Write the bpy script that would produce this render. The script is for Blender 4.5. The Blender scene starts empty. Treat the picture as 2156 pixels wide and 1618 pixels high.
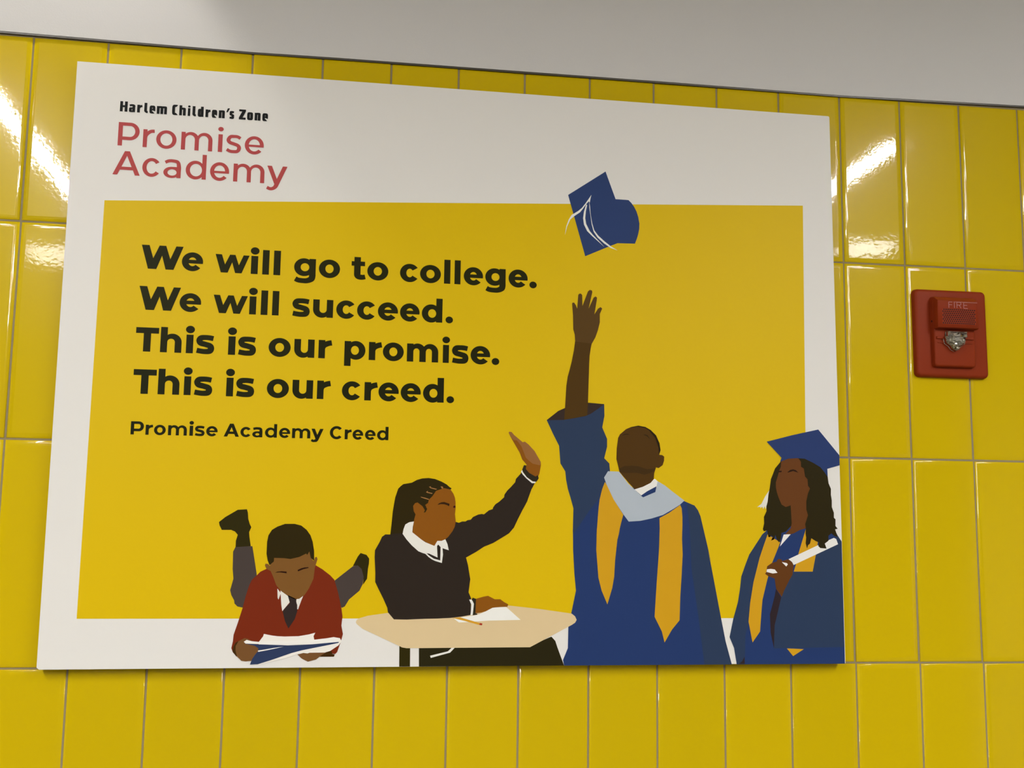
import bpy, bmesh, math, random
from mathutils import Matrix, Vector
from mathutils.geometry import tessellate_polygon, delaunay_2d_cdt

sc = bpy.context.scene
col = sc.collection
FZ = 2.35                      # height of the wall datum (joint line at the top tile row) above the floor

# ------------------------------------------------------------------ camera
camd = bpy.data.cameras.new('camera')
cam = bpy.data.objects.new('camera', camd)
col.objects.link(cam)
camd.sensor_width = 36.0
camd.lens = 38.066
camd.clip_start = 0.02
r_, u_, b_, l_ = (0.989019, -0.147294, 0.012092), (-0.031187, -0.128024, 0.991281), (-0.144462, -0.980772, -0.131212), (0.468227, -1.571135, -0.725983)
cam.matrix_world = Matrix(((r_[0], u_[0], b_[0], l_[0]), (r_[1], u_[1], b_[1], l_[1]),
                           (r_[2], u_[2], b_[2], l_[2] + FZ), (0, 0, 0, 1)))
sc.camera = cam

# ------------------------------------------------------------------ world, exposure
world = bpy.data.worlds.new('world')
sc.world = world
world.use_nodes = True
world.node_tree.nodes['Background'].inputs[0].default_value = (1.0, 0.97, 0.92, 1)
world.node_tree.nodes['Background'].inputs[1].default_value = 0.05
vs = sc.view_settings
vs.view_transform = 'Standard'
vs.look = 'None'
vs.gamma = 1.0
vs.use_curve_mapping = False
vs.exposure = 0.07

LEFT_LAMP, RIGHT_LAMP, SMALL_LAMP = 160.0, 134.0, 34.0
CEIL = FZ + 0.424 + 0.02
WX, WZ, WASH, WCONE = 0.03, 0.13, 9.0, 35.0

# ------------------------------------------------------------------ helpers
def lin(c):
    def f(v):
        v /= 255.0
        return v / 12.92 if v <= 0.04045 else ((v + 0.055) / 1.055) ** 2.4
    return tuple(f(v) for v in c)

def principled(name):
    m = bpy.data.materials.new(name)
    m.use_nodes = True
    return m, m.node_tree, m.node_tree.nodes['Principled BSDF']

def plain(name, rgb, rough=0.5, metal=0.0, spec=0.5, noise=0.0, nscale=60.0, bump=0.0, bscale=200.0, coat=0.0):
    m, nt, p = principled(name)
    p.inputs['Roughness'].default_value = rough
    p.inputs['Metallic'].default_value = metal
    p.inputs['Specular IOR Level'].default_value = spec
    p.inputs['Coat Weight'].default_value = coat
    tc = nt.nodes.new('ShaderNodeTexCoord')
    if noise > 0:
        n = nt.nodes.new('ShaderNodeTexNoise'); n.inputs['Scale'].default_value = nscale
        n.inputs['Detail'].default_value = 3
        mx = nt.nodes.new('ShaderNodeMix'); mx.data_type = 'RGBA'
        mx.inputs[6].default_value = tuple(v * (1 - noise) for v in rgb) + (1,)
        mx.inputs[7].default_value = tuple(min(1, v * (1 + noise)) for v in rgb) + (1,)
        nt.links.new(tc.outputs['Object'], n.inputs['Vector'])
        nt.links.new(n.outputs['Fac'], mx.inputs[0])
        nt.links.new(mx.outputs[2], p.inputs['Base Color'])
    else:
        p.inputs['Base Color'].default_value = tuple(rgb) + (1,)
    if bump > 0:
        n = nt.nodes.new('ShaderNodeTexNoise'); n.inputs['Scale'].default_value = bscale
        n.inputs['Detail'].default_value = 2
        b = nt.nodes.new('ShaderNodeBump'); b.inputs['Strength'].default_value = 1.0
        b.inputs['Distance'].default_value = bump
        nt.links.new(tc.outputs['Object'], n.inputs['Vector'])
        nt.links.new(n.outputs['Fac'], b.inputs['Height'])
        nt.links.new(b.outputs['Normal'], p.inputs['Normal'])
    return m

def mesh_obj(name, verts, faces, mat=None, parent=None, smooth=False):
    me = bpy.data.meshes.new(name)
    me.from_pydata(verts, [], faces)
    me.validate(); me.update()
    if smooth:
        me.polygons.foreach_set('use_smooth', [True] * len(me.polygons))
    if mat: me.materials.append(mat)
    o = bpy.data.objects.new(name, me)
    col.objects.link(o)
    if parent: o.parent = parent
    return o

def bm_obj(name, bm, mat=None, parent=None, smooth=False):
    me = bpy.data.meshes.new(name)
    bmesh.ops.recalc_face_normals(bm, faces=bm.faces)
    bm.to_mesh(me); bm.free()
    if smooth:
        me.polygons.foreach_set('use_smooth', [True] * len(me.polygons))
    if mat: me.materials.append(mat)
    o = bpy.data.objects.new(name, me)
    col.objects.link(o)
    if parent: o.parent = parent
    return o

def box_bm(x0, x1, y0, y1, z0, z1, bevel=0.0, seg=2, bm=None):
    bm2 = bmesh.new()
    bmesh.ops.create_cube(bm2, size=1)
    for v in bm2.verts:
        v.co = Vector(((x0 + x1) / 2 + v.co.x * (x1 - x0), (y0 + y1) / 2 + v.co.y * (y1 - y0), (z0 + z1) / 2 + v.co.z * (z1 - z0)))
    if bevel:
        bmesh.ops.bevel(bm2, geom=list(bm2.edges), offset=bevel, segments=seg, profile=0.6, affect='EDGES')
    if bm is None: return bm2
    me = bpy.data.meshes.new('tmp'); bm2.to_mesh(me); bm2.free()
    bm.from_mesh(me); bpy.data.meshes.remove(me)
    return bm

def thing(name, loc, label=None, cat=None, group=None, kind=None):
    o = bpy.data.objects.new(name, None)
    o.empty_display_size = 0.05
    o.location = loc
    col.objects.link(o)
    if label: o['label'] = label
    if cat: o['category'] = cat
    if group: o['group'] = group
    if kind: o['kind'] = kind
    return o

def W(X, Y, h=0.0):            # wall coordinates (m, right / up / out of the wall) -> world
    return (X, -h, Y + FZ)

# ------------------------------------------------------------------ materials
TY = lin((206, 172, 8))
def tile_material():
    m, nt, p = principled('glazed_yellow_tile')
    oi = nt.nodes.new('ShaderNodeObjectInfo')
    tc = nt.nodes.new('ShaderNodeTexCoord')
    mx = nt.nodes.new('ShaderNodeMix'); mx.data_type = 'RGBA'
    mx.inputs[6].default_value = (0.610, 0.440, 0.0004, 1)
    mx.inputs[7].default_value = (0.642, 0.460, 0.0006, 1)
    nt.links.new(oi.outputs['Random'], mx.inputs[0])
    nt.links.new(mx.outputs[2], p.inputs['Base Color'])
    p.inputs['Roughness'].default_value = 0.25
    p.inputs['Specular IOR Level'].default_value = 0.07
    p.inputs['Coat Weight'].default_value = 0.50
    p.inputs['Coat Roughness'].default_value = 0.05
    n1 = nt.nodes.new('ShaderNodeTexNoise'); n1.inputs['Scale'].default_value = 190; n1.inputs['Detail'].default_value = 1.5
    n2 = nt.nodes.new('ShaderNodeTexNoise'); n2.inputs['Scale'].default_value = 22; n2.inputs['Detail'].default_value = 1
    add = nt.nodes.new('ShaderNodeVectorMath'); add.operation = 'ADD'
    sc_ = nt.nodes.new('ShaderNodeVectorMath'); sc_.operation = 'SCALE'; sc_.inputs['Scale'].default_value = 1.0
    cmb = nt.nodes.new('ShaderNodeCombineXYZ')
    mul = nt.nodes.new('ShaderNodeMath'); mul.operation = 'MULTIPLY'; mul.inputs[1].default_value = 37.0
    nt.links.new(oi.outputs['Random'], mul.inputs[0])
    for i in range(3): nt.links.new(mul.outputs[0], cmb.inputs[i])
    nt.links.new(tc.outputs['Object'], add.inputs[0]); nt.links.new(cmb.outputs[0], add.inputs[1])
    nt.links.new(add.outputs[0], n1.inputs['Vector']); nt.links.new(add.outputs[0], n2.inputs['Vector'])
    b1 = nt.nodes.new('ShaderNodeBump'); b1.inputs['Distance'].default_value = 0.00004
    b2 = nt.nodes.new('ShaderNodeBump'); b2.inputs['Distance'].default_value = 0.00012
    nt.links.new(n1.outputs['Fac'], b1.inputs['Height'])
    nt.links.new(n2.outputs['Fac'], b2.inputs['Height'])
    nt.links.new(b2.outputs['Normal'], b1.inputs['Normal'])
    nt.links.new(b1.outputs['Normal'], p.inputs['Normal'])
    nt.links.new(b1.outputs['Normal'], p.inputs['Coat Normal'])
    return m
M_TILE = tile_material()
M_GROUT = plain('grey_grout', lin((148, 133, 98)), 0.9, noise=0.08, nscale=300, bump=0.0002, bscale=900)
M_PAINT = plain('off_white_wall_paint', (0.655, 0.645, 0.64), 0.6, spec=0.35, noise=0.015, nscale=3, bump=0.0001, bscale=500)
M_TRIM = plain('dark_grey_metal_trim', (0.09, 0.085, 0.08), 0.35, metal=0.6)
M_CEIL = plain('white_ceiling_paint', (0.78, 0.77, 0.74), 0.8, noise=0.01, bump=0.0002, bscale=300)
M_DARKW = plain('grey_painted_far_wall', (0.16, 0.15, 0.14), 0.7, noise=0.02, nscale=3)
M_FLOOR = plain('grey_vinyl_floor', (0.22, 0.21, 0.19), 0.4, noise=0.12, nscale=8)
M_BOARD = plain('white_board_print', (0.80, 0.785, 0.755), 0.45, spec=0.12, noise=0.008, nscale=4)
M_EDGE = plain('white_foam_edge', (0.72, 0.70, 0.66), 0.8)
M_RED = plain('red_moulded_plastic', (0.245, 0.030, 0.0065), 0.45, spec=0.1, noise=0.04, nscale=40, bump=0.00005, bscale=1500)
M_TXT_HILITE = plain('pale_pink_text_and_highlight', (0.42, 0.16, 0.13), 0.5)
M_HOLE = plain('dark_grille_hole', (0.012, 0.003, 0.002), 0.9)
M_CHROME = plain('chromed_reflector', (0.70, 0.68, 0.64), 0.08, metal=1.0)
_g, _nt, _p = principled('clear_strobe_plastic')
_p.inputs['Base Color'].default_value = (0.95, 0.94, 0.90, 1)
_p.inputs['Transmission Weight'].default_value = 1.0
_p.inputs['Roughness'].default_value = 0.02
_p.inputs['IOR'].default_value = 1.5
M_LENS = _g
def ink(rgb, warm=True):
    # printed ink: the photographed colour relative to the white of the board (218,212,200 in the same light)
    wht = lin((216, 209, 196))
    bd = (0.80, 0.78, 0.74)
    l = lin(rgb)
    c = tuple(min(0.9, max(0.0006, a / b * k - 0.006)) for a, b, k in zip(l, wht, bd))
    return c
_inks = {}
def ink_mat(name, rgb):
    key = rgb
    if key not in _inks:
        _inks[key] = plain('printed_ink_' + name, ink(rgb), 0.48, spec=0.09, noise=0.02, nscale=30)
    return _inks[key]

# ------------------------------------------------------------------ the room (setting)
X0, X1, DEPTH = -3.2, 4.6, 5.4
def struct(name, x0, x1, y0, y1, z0, z1, mat):
    o = bm_obj(name, box_bm(x0, x1, y0, y1, z0, z1), mat)
    o['kind'] = 'structure'
    return o
struct('floor', X0 - .1, X1 + .1, -DEPTH - .1, .15, -.1, 0, M_FLOOR)
struct('ceiling', X0 - .1, X1 + .1, -DEPTH - .1, .15, CEIL, CEIL + .1, M_CEIL)
struct('wall_left', X0 - .1, X0, -DEPTH, .0, 0, CEIL, M_PAINT)
struct('wall_right', X1, X1 + .1, -DEPTH, .0, 0, CEIL, M_PAINT)
struct('wall_front', X0 - .1, X1 + .1, -DEPTH - .1, -DEPTH, 0, CEIL, M_DARKW)
wall = struct('wall_back', X0, X1, .0016, .15, 0, FZ - .0285, M_GROUT)

# painted drywall above the tile; its lower edge is the slightly uneven line of the photograph
edge = [(-0.0509, -0.0289), (0.3043, -0.0329), (0.4213, -0.0321), (0.9365, -0.0317), (1.2251, -0.0327), (1.5489, -0.0273)]
ex = [(X0, -.0300)] + edge + [(X1, -.0270)]
def strip_wall(name, lo, hi, yb, yf, mat):
    v, f = [], []
    for (x, y) in ex:
        b, t = lo(y), hi(y)
        v += [(x, yf, b), (x, yf, t), (x, yb, t), (x, yb, b)]
    for i in range(len(ex) - 1):
        a, c = i * 4, i * 4 + 4
        for k in range(4):
            f.append((a + k, a + (k + 1) % 4, c + (k + 1) % 4, c + k))
    f.append((0, 1, 2, 3)); n = len(v) - 4; f.append((n + 3, n + 2, n + 1, n))
    bm = bmesh.new()
    vs_ = [bm.verts.new(p) for p in v]
    for q in f: bm.faces.new([vs_[i] for i in q])
    o = bm_obj(name, bm, mat)
    o['kind'] = 'structure'
    return o
strip_wall('wall_upper', lambda y: FZ + y + .0012, lambda y: CEIL, .15, -.0030, M_PAINT)
strip_wall('trim_1', lambda y: FZ + y - .0014, lambda y: FZ + y + .0011, .0016, -.0022, M_TRIM)

# ------------------------------------------------------------------ tiles: one mesh per kind, copied
random.seed(4)
TILES = [(-4,0,-0.37065,-0.1678,0.10576,0.27259),(-3,0,-0.26524,-0.16803,0.10506,0.27305),(-2,0,-0.16049,-0.16823,0.10444,0.27346),(-1,0,-0.05632,-0.16841,0.10391,0.27382),(0,0,0.04736,-0.16856,0.10344,0.27413),(1,0,0.15061,-0.16869,0.10306,0.27439),(2,0,0.25351,-0.1688,0.10274,0.2746),(3,0,0.35613,-0.16888,0.10249,0.27477),(4,0,0.45853,-0.16894,0.10231,0.27489),(5,0,0.56078,-0.16898,0.10219,0.27497),(6,0,0.66295,-0.169,0.10214,0.27501),(7,0,0.76509,-0.169,0.10214,0.275),(8,0,0.86726,-0.16898,0.1022,0.27496),(9,0,0.96952,-0.16894,0.10232,0.27488),(10,0,1.07192,-0.16888,0.10249,0.27476),(11,0,1.17452,-0.1688,0.10271,0.2746),(12,0,1.27736,-0.16871,0.10298,0.27441),(13,0,1.3805,-0.16859,0.1033,0.27418),(14,0,1.48398,-0.16846,0.10366,0.27392),(15,0,1.58785,-0.16832,0.10407,0.27363),(16,0,1.69215,-0.16815,0.10453,0.2733),(17,0,1.79693,-0.16797,0.10503,0.27295),(18,0,1.90223,-0.16778,0.10557,0.27256),(-4,1,-0.36965,-0.45922,0.1057,0.31026),(-3,1,-0.2643,-0.45934,0.10499,0.30958),(-2,1,-0.15963,-0.45945,0.10436,0.30898),(-1,1,-0.05554,-0.45954,0.10381,0.30845),(0,1,0.04804,-0.45963,0.10335,0.308),(1,1,0.15119,-0.45969,0.10295,0.30762),(2,1,0.25398,-0.45975,0.10263,0.3073),(3,1,0.35649,-0.4598,0.10238,0.30706),(4,1,0.45879,-0.45983,0.1022,0.30688),(5,1,0.56093,-0.45985,0.10209,0.30676),(6,1,0.66299,-0.45986,0.10203,0.30671),(7,1,0.76502,-0.45986,0.10204,0.30671),(8,1,0.8671,-0.45985,0.10211,0.30678),(9,1,0.96926,-0.45983,0.10223,0.3069),(10,1,1.07158,-0.4598,0.1024,0.30708),(11,1,1.1741,-0.45976,0.10263,0.30731),(12,1,1.27687,-0.45971,0.10291,0.30759),(13,1,1.37995,-0.45965,0.10324,0.30793),(14,1,1.48338,-0.45958,0.10362,0.30832),(15,1,1.58721,-0.45951,0.10404,0.30875),(16,1,1.69149,-0.45942,0.10451,0.30923),(17,1,1.79625,-0.45933,0.10502,0.30976),(18,1,1.90155,-0.45923,0.10557,0.31034),(-4,2,-0.37055,-0.76984,0.10585,0.31098),(-3,2,-0.26506,-0.76927,0.10512,0.31027),(-2,2,-0.16026,-0.76876,0.10448,0.30963),(-1,2,-0.05607,-0.76831,0.10391,0.30908),(0,2,0.04761,-0.76792,0.10343,0.3086),(1,2,0.15084,-0.7676,0.10303,0.3082),(2,2,0.25371,-0.76734,0.1027,0.30787),(3,2,0.35628,-0.76713,0.10245,0.30761),(4,2,0.45864,-0.76698,0.10226,0.30743),(5,2,0.56085,-0.76688,0.10215,0.30731),(6,2,0.66297,-0.76684,0.10209,0.30725),(7,2,0.76506,-0.76685,0.1021,0.30726),(8,2,0.8672,-0.7669,0.10217,0.30733),(9,2,0.96943,-0.76701,0.1023,0.30746),(10,2,1.07182,-0.76716,0.10248,0.30765),(11,2,1.17442,-0.76736,0.10271,0.30789),(12,2,1.27727,-0.7676,0.103,0.30819),(13,2,1.38045,-0.76789,0.10334,0.30855),(14,2,1.48398,-0.76822,0.10373,0.30895),(15,2,1.58792,-0.76859,0.10416,0.30941),(16,2,1.69232,-0.769,0.10464,0.30992),(17,2,1.79722,-0.76945,0.10516,0.31047),(18,2,1.90266,-0.76993,0.10573,0.31107),(-4,3,-0.37368,-1.08218,0.10624,0.31369),(-3,3,-0.26782,-1.08086,0.10549,0.31291),(-2,3,-0.16266,-1.07968,0.10482,0.31223),(-1,3,-0.05813,-1.07866,0.10424,0.31162),(0,3,0.04586,-1.07778,0.10374,0.3111),(1,3,0.14939,-1.07703,0.10333,0.31066),(2,3,0.25255,-1.07642,0.10299,0.3103),(3,3,0.3554,-1.07594,0.10272,0.31001),(4,3,0.45803,-1.07559,0.10253,0.3098),(5,3,0.5605,-1.07536,0.10241,0.30966),(6,3,0.66287,-1.07525,0.10235,0.30958),(7,3,0.76523,-1.07526,0.10235,0.30958),(8,3,0.86761,-1.07538,0.10242,0.30963),(9,3,0.9701,-1.07562,0.10255,0.30976),(10,3,1.07274,-1.07595,0.10273,0.30994),(11,3,1.1756,-1.0764,0.10297,0.31018),(12,3,1.27872,-1.07694,0.10327,0.31049),(13,3,1.38216,-1.07758,0.10361,0.31084),(14,3,1.48596,-1.07832,0.104,0.31126),(15,3,1.59019,-1.07915,0.10444,0.31172),(16,3,1.69487,-1.08007,0.10493,0.31224),(17,3,1.80007,-1.08109,0.10546,0.31281),(18,3,1.90582,-1.08218,0.10604,0.31343),(-4,4,-0.37924,-1.39832,0.1069,0.3186),(-3,4,-0.27274,-1.39618,0.10611,0.31774),(-2,4,-0.16698,-1.39429,0.10541,0.31698),(-1,4,-0.06186,-1.39262,0.10481,0.3163),(0,4,0.04269,-1.39118,0.10429,0.31571),(1,4,0.14676,-1.38997,0.10385,0.31521),(2,4,0.25044,-1.38897,0.1035,0.31479),(3,4,0.3538,-1.38818,0.10322,0.31445),(4,4,0.45691,-1.38759,0.10301,0.31419),(5,4,0.55986,-1.38719,0.10288,0.31401),(6,4,0.66271,-1.38699,0.10281,0.31389),(7,4,0.76552,-1.38698,0.10281,0.31385),(8,4,0.86837,-1.38714,0.10288,0.31388),(9,4,0.97131,-1.38748,0.103,0.31398),(10,4,1.0744,-1.38799,0.10319,0.31414),(11,4,1.17771,-1.38867,0.10342,0.31436),(12,4,1.28128,-1.3895,0.10372,0.31464),(13,4,1.38517,-1.3905,0.10406,0.31499),(14,4,1.48943,-1.39164,0.10446,0.31539),(15,4,1.59412,-1.39294,0.10491,0.31585),(16,4,1.69927,-1.39437,0.1054,0.31636),(17,4,1.80494,-1.39595,0.10594,0.31693),(18,4,1.91117,-1.39767,0.10652,0.31755),(-4,5,-0.3874,-1.7206,0.10783,0.32594),(-3,5,-0.27999,-1.71754,0.107,0.32498),(-2,5,-0.17335,-1.71483,0.10628,0.32411),(-1,5,-0.06739,-1.71244,0.10564,0.32334),(0,5,0.03798,-1.71037,0.1051,0.32266),(1,5,0.14285,-1.70861,0.10464,0.32207),(2,5,0.24729,-1.70715,0.10426,0.32157),(3,5,0.3514,-1.70598,0.10396,0.32115),(4,5,0.45525,-1.70509,0.10374,0.32082),(5,5,0.55891,-1.70448,0.10359,0.32056),(6,5,0.66246,-1.70413,0.10351,0.32039),(7,5,0.76596,-1.70405,0.1035,0.32029),(8,5,0.86948,-1.70421,0.10355,0.32026),(9,5,0.97309,-1.70463,0.10367,0.32031),(10,5,1.07685,-1.70527,0.10385,0.32042),(11,5,1.18081,-1.70615,0.10408,0.32061),(12,5,1.28504,-1.70725,0.10437,0.32085),(13,5,1.38958,-1.70857,0.10472,0.32117),(14,5,1.4945,-1.71011,0.10512,0.32154),(15,5,1.59984,-1.71185,0.10556,0.32197),(16,5,1.70565,-1.71379,0.10606,0.32246),(17,5,1.81198,-1.71592,0.1066,0.32301),(18,5,1.91888,-1.71825,0.10719,0.32361),(-4,6,-0.39837,-2.05153,0.10905,0.33593),(-3,6,-0.28975,-2.04745,0.10819,0.33484),(-2,6,-0.18194,-2.04381,0.10743,0.33384),(-1,6,-0.07484,-2.04058,0.10676,0.33295),(0,6,0.03162,-2.03777,0.10618,0.33215),(1,6,0.13756,-2.03537,0.10569,0.33145),(2,6,0.24304,-2.03335,0.10528,0.33084),(3,6,0.34816,-2.03171,0.10496,0.33032),(4,6,0.453,-2.03044,0.10471,0.32989),(5,6,0.55762,-2.02953,0.10454,0.32954),(6,6,0.66212,-2.02897,0.10444,0.32928),(7,6,0.76655,-2.02874,0.10442,0.32909),(8,6,0.87099,-2.02884,0.10446,0.32899),(9,6,0.9755,-2.02926,0.10456,0.32896),(10,6,1.08014,-2.02999,0.10473,0.32901),(11,6,1.18499,-2.03102,0.10496,0.32912),(12,6,1.29009,-2.03234,0.10524,0.32931),(13,6,1.3955,-2.03394,0.10558,0.32956),(14,6,1.50128,-2.03582,0.10598,0.32988),(15,6,1.60748,-2.03797,0.10642,0.33027),(16,6,1.71415,-2.04037,0.10692,0.33071),(17,6,1.82134,-2.04304,0.10746,0.33122),(18,6,1.92909,-2.04595,0.10805,0.33179)]
G = 0.0029
def tile_mesh(w, h):
    w -= G; h -= G
    rings = [(0, .0016), (0, -.0003), (.0010, -.00096), (.0046, -.00108), (.0058, -.0014), (.0072, -.0014)]
    v, f = [], []
    for ins, y in rings:
        a, b = w / 2 - ins, h / 2 - ins
        v += [(-a, y, -b), (a, y, -b), (a, y, b), (-a, y, b)]
    for r in range(len(rings) - 1):
        for k in range(4):
            f.append((r * 4 + k, r * 4 + (k + 1) % 4, r * 4 + 4 + (k + 1) % 4, r * 4 + 4 + k))
    n = (len(rings) - 1) * 4
    f.append((n, n + 1, n + 2, n + 3))
    # tile face ends up flush with the datum plane y = 0
    v = [(a, b + .0014, c) for a, b, c in v]
    me = bpy.data.meshes.new('tile')
    me.from_pydata(v, [], f); me.update()
    me.polygons.foreach_set('use_smooth', [True] * len(me.polygons))
    me.materials.append(M_TILE)
    return me
PW, PH = 0.102, 0.3066
full = tile_mesh(PW, PH)
cut_h = [t for t in TILES if t[1] == 0][8][5]
cut = tile_mesh(PW, cut_h)
tilt = {(-1, 0): (0.0, 0.0), (0, 0): (0.0, 0.0), (12, 0): (0.0, 0.0), (11, 0): (0.0, 0.0), (12, 1): (0, 0), (0, 1): (0, 0)}
for (i, j, x, y, w, h) in TILES:
    o = bpy.data.objects.new('tile', cut if j == 0 else full)
    col.objects.link(o)
    o.parent = wall
    o.location = (x, 0.0, FZ + y)
    tx, tz = tilt.get((i, j), (random.gauss(0, .16), random.gauss(0, .22)))
    o.rotation_euler = (math.radians(tx), 0, math.radians(tz))
    o.scale = ((w - G) / (PW - G), 1, (h - G) / ((cut_h if j == 0 else PH) - G))
# the same tiling beyond the 161 nearest tiles, out to the room's side walls
def rest_of_tiles():
    src = [tuple(v.co) for v in full.vertices]; fs = [tuple(p.vertices) for p in full.polygons]
    V, F = [], []
    for j in range(0, 8):
        for i in range(-31, 45):
            if j <= 6 and -4 <= i <= 18: continue
            xc = (i + .5) * PW
            if xc - PW / 2 < X0 or xc + PW / 2 > X1: continue
            top = -.0315 if j == 0 else -j * PH
            bot = -(j + 1) * PH if j < 7 else -FZ + .002
            if bot > top: continue
            zc, s = (top + bot) / 2, (top - bot - G) / (PH - G)
            if top - bot < .02: continue
            n = len(V)
            V += [(a + xc, b, c * s + zc + FZ) for a, b, c in src]
            F += [tuple(k + n for k in p) for p in fs]
    o = mesh_obj('tile_field', V, F, M_TILE, wall, smooth=True)
    o['kind'] = 'stuff'
rest_of_tiles()

# ------------------------------------------------------------------ ceiling lights
def emit(name, strength, rgb=(1.0, 0.980, 0.950)):
    m = bpy.data.materials.new(name); m.use_nodes = True
    nt = m.node_tree; nt.nodes.clear()
    e = nt.nodes.new('ShaderNodeEmission'); e.inputs[0].default_value = rgb + (1,); e.inputs[1].default_value = strength
    o = nt.nodes.new('ShaderNodeOutputMaterial'); nt.links.new(e.outputs[0], o.inputs[0])
    return m
def ceiling_lamp(cx, cy, wx, wy, strength, label):
    t = thing('ceiling_light', (cx, cy, CEIL), label, 'ceiling light')
    bm = bmesh.new()
    fr = .018
    for (a, b, c, d) in ((-wx/2-fr, -wx/2, -wy/2-fr, wy/2+fr), (wx/2, wx/2+fr, -wy/2-fr, wy/2+fr),
                         (-wx/2, wx/2, -wy/2-fr, -wy/2), (-wx/2, wx/2, wy/2, wy/2+fr)):
        box_bm(a, b, c, d, -.022, .001, bm=bm)
    bm_obj('frame', bm, M_CEIL, t)
    bm_obj('diffuser', box_bm(-wx/2, wx/2, -wy/2, wy/2, -.020, -.006), emit('lamp_glow', strength), t)
    return t
LAMPS = [(2.53, -2.50, .22, .22, SMALL_LAMP, 'small square ceiling light to the far right'),
         (-0.83, -3.25, .22, .22, SMALL_LAMP, 'small square ceiling light left of the left row of long lights')]
for k, nm in enumerate(('nearest the tiled wall', 'in the middle of its row', 'farthest from the tiled wall')):
    LAMPS += [(-0.532, -1.94 - 1.24 * k, .064, 1.20, LEFT_LAMP, 'narrow ceiling light of the left row, ' + nm),
              (2.045, -1.94 - 1.24 * k, .064, 1.20, RIGHT_LAMP, 'narrow ceiling light of the right row, ' + nm)]
for a in LAMPS: ceiling_lamp(*a)
# unseen spot at a guessed place, added to throw the slanting edge of light
dl = thing('added_downlight', (WX, -WZ, CEIL), 'unseen round ceiling spot added above the sign for the slanting light', 'ceiling light')
rb = bmesh.new()
n_ = 32
R0 = [rb.verts.new((.055 * math.cos(2 * math.pi * k / n_), .055 * math.sin(2 * math.pi * k / n_), -.001)) for k in range(n_)]
R1 = [rb.verts.new((.045 * math.cos(2 * math.pi * k / n_), .045 * math.sin(2 * math.pi * k / n_), -.006)) for k in range(n_)]
R2 = [rb.verts.new((.040 * math.cos(2 * math.pi * k / n_), .040 * math.sin(2 * math.pi * k / n_), -.001)) for k in range(n_)]
for A_, B_ in ((R0, R1), (R1, R2)):
    for k in range(n_): rb.faces.new((A_[k], A_[(k + 1) % n_], B_[(k + 1) % n_], B_[k]))
bm_obj('rim', rb, M_CEIL, dl, smooth=True)
ld = bpy.data.lights.new('added_wash_lamp', 'SPOT')
ld.energy = WASH; ld.color = (1.0, 0.96, 0.90)
ld.spot_size = math.radians(WCONE * 2); ld.spot_blend = .35; ld.shadow_soft_size = .02
lo = bpy.data.objects.new('lamp', ld); col.objects.link(lo); lo.parent = dl; lo.location = (0, 0, -.01)

# ------------------------------------------------------------------ the sign board
ZB = .0200
board = thing('sign_board', W(.6315, -.9212), 'large white and yellow printed school sign mounted on the yellow tiles', 'sign')
def B(X, Y, h=0.0):            # wall coordinates -> local to the board empty
    return (X - .6315, -h, Y + .9212)
def prism(pts, h0, h1, name, mat, parent):
    v = [B(x, y, h1) for x, y in pts] + [B(x, y, h0) for x, y in pts]
    n = len(pts)
    bm = bmesh.new()
    vv = [bm.verts.new(p) for p in v]
    bm.faces.new(vv[:n]); bm.faces.new(vv[n:][::-1])
    for i in range(n):
        bm.faces.new((vv[i], vv[(i + 1) % n], vv[n + (i + 1) % n], vv[n + i]))
    return bm_obj(name, bm, mat, parent)
def corner(cx, cy, r, a0, n=5):
    return [(cx + r * math.cos(math.radians(a0 + 90 * k / n)), cy + r * math.sin(math.radians(a0 + 90 * k / n))) for k in range(n + 1)]
outline = [(.0628, -.0725), (1.1960, -.0754)] + corner(1.1961, -.0779, .0025, 0, 4)[::-1][1:] + [(1.2003, -.9194), (.0665, -.9212), (.0633, -.9185)]
prism(outline, .0080, ZB, 'panel', M_BOARD, board)
for (sx, sy) in ((.16, -.17), (1.10, -.17), (.16, -.83), (1.10, -.83)):
    prism([(sx - .03, sy - .03), (sx + .03, sy - .03), (sx + .03, sy + .03), (sx - .03, sy + .03)], .0004, .0082, 'standoff_pad', M_EDGE, board)
def flat_mesh(polys, h):
    V, F = [], []
    for pts in polys:
        n = len(V)
        V += [B(x, y, h) for x, y in pts]
        for tri in tessellate_polygon([[Vector((x, y, 0)) for x, y in pts]]):
            a, b, c = tri
            (ax, ay), (bx, by), (cx, cy) = pts[a], pts[b], pts[c]
            if (bx - ax) * (cy - ay) - (by - ay) * (cx - ax) < 0: a, c = c, a
            F.append((n + a, n + b, n + c))
    return V, F
LAY = .00009
def printed(name, polys, layer, mat, parent):
    V, F = flat_mesh(polys, ZB + LAY * layer)
    return mesh_obj(name, V, F, mat, parent)
yel = ink((214, 176, 6))
M_FIELD = plain('printed_yellow', (0.730, 0.498, 0.0004), 0.45, spec=0.12, noise=0.01, nscale=5)
printed('yellow_field', [[(.1119, -.2750), (1.1509, -.2239), (1.1430, -.8540), (.1102, -.8549)]], 1, M_FIELD, board)

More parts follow.
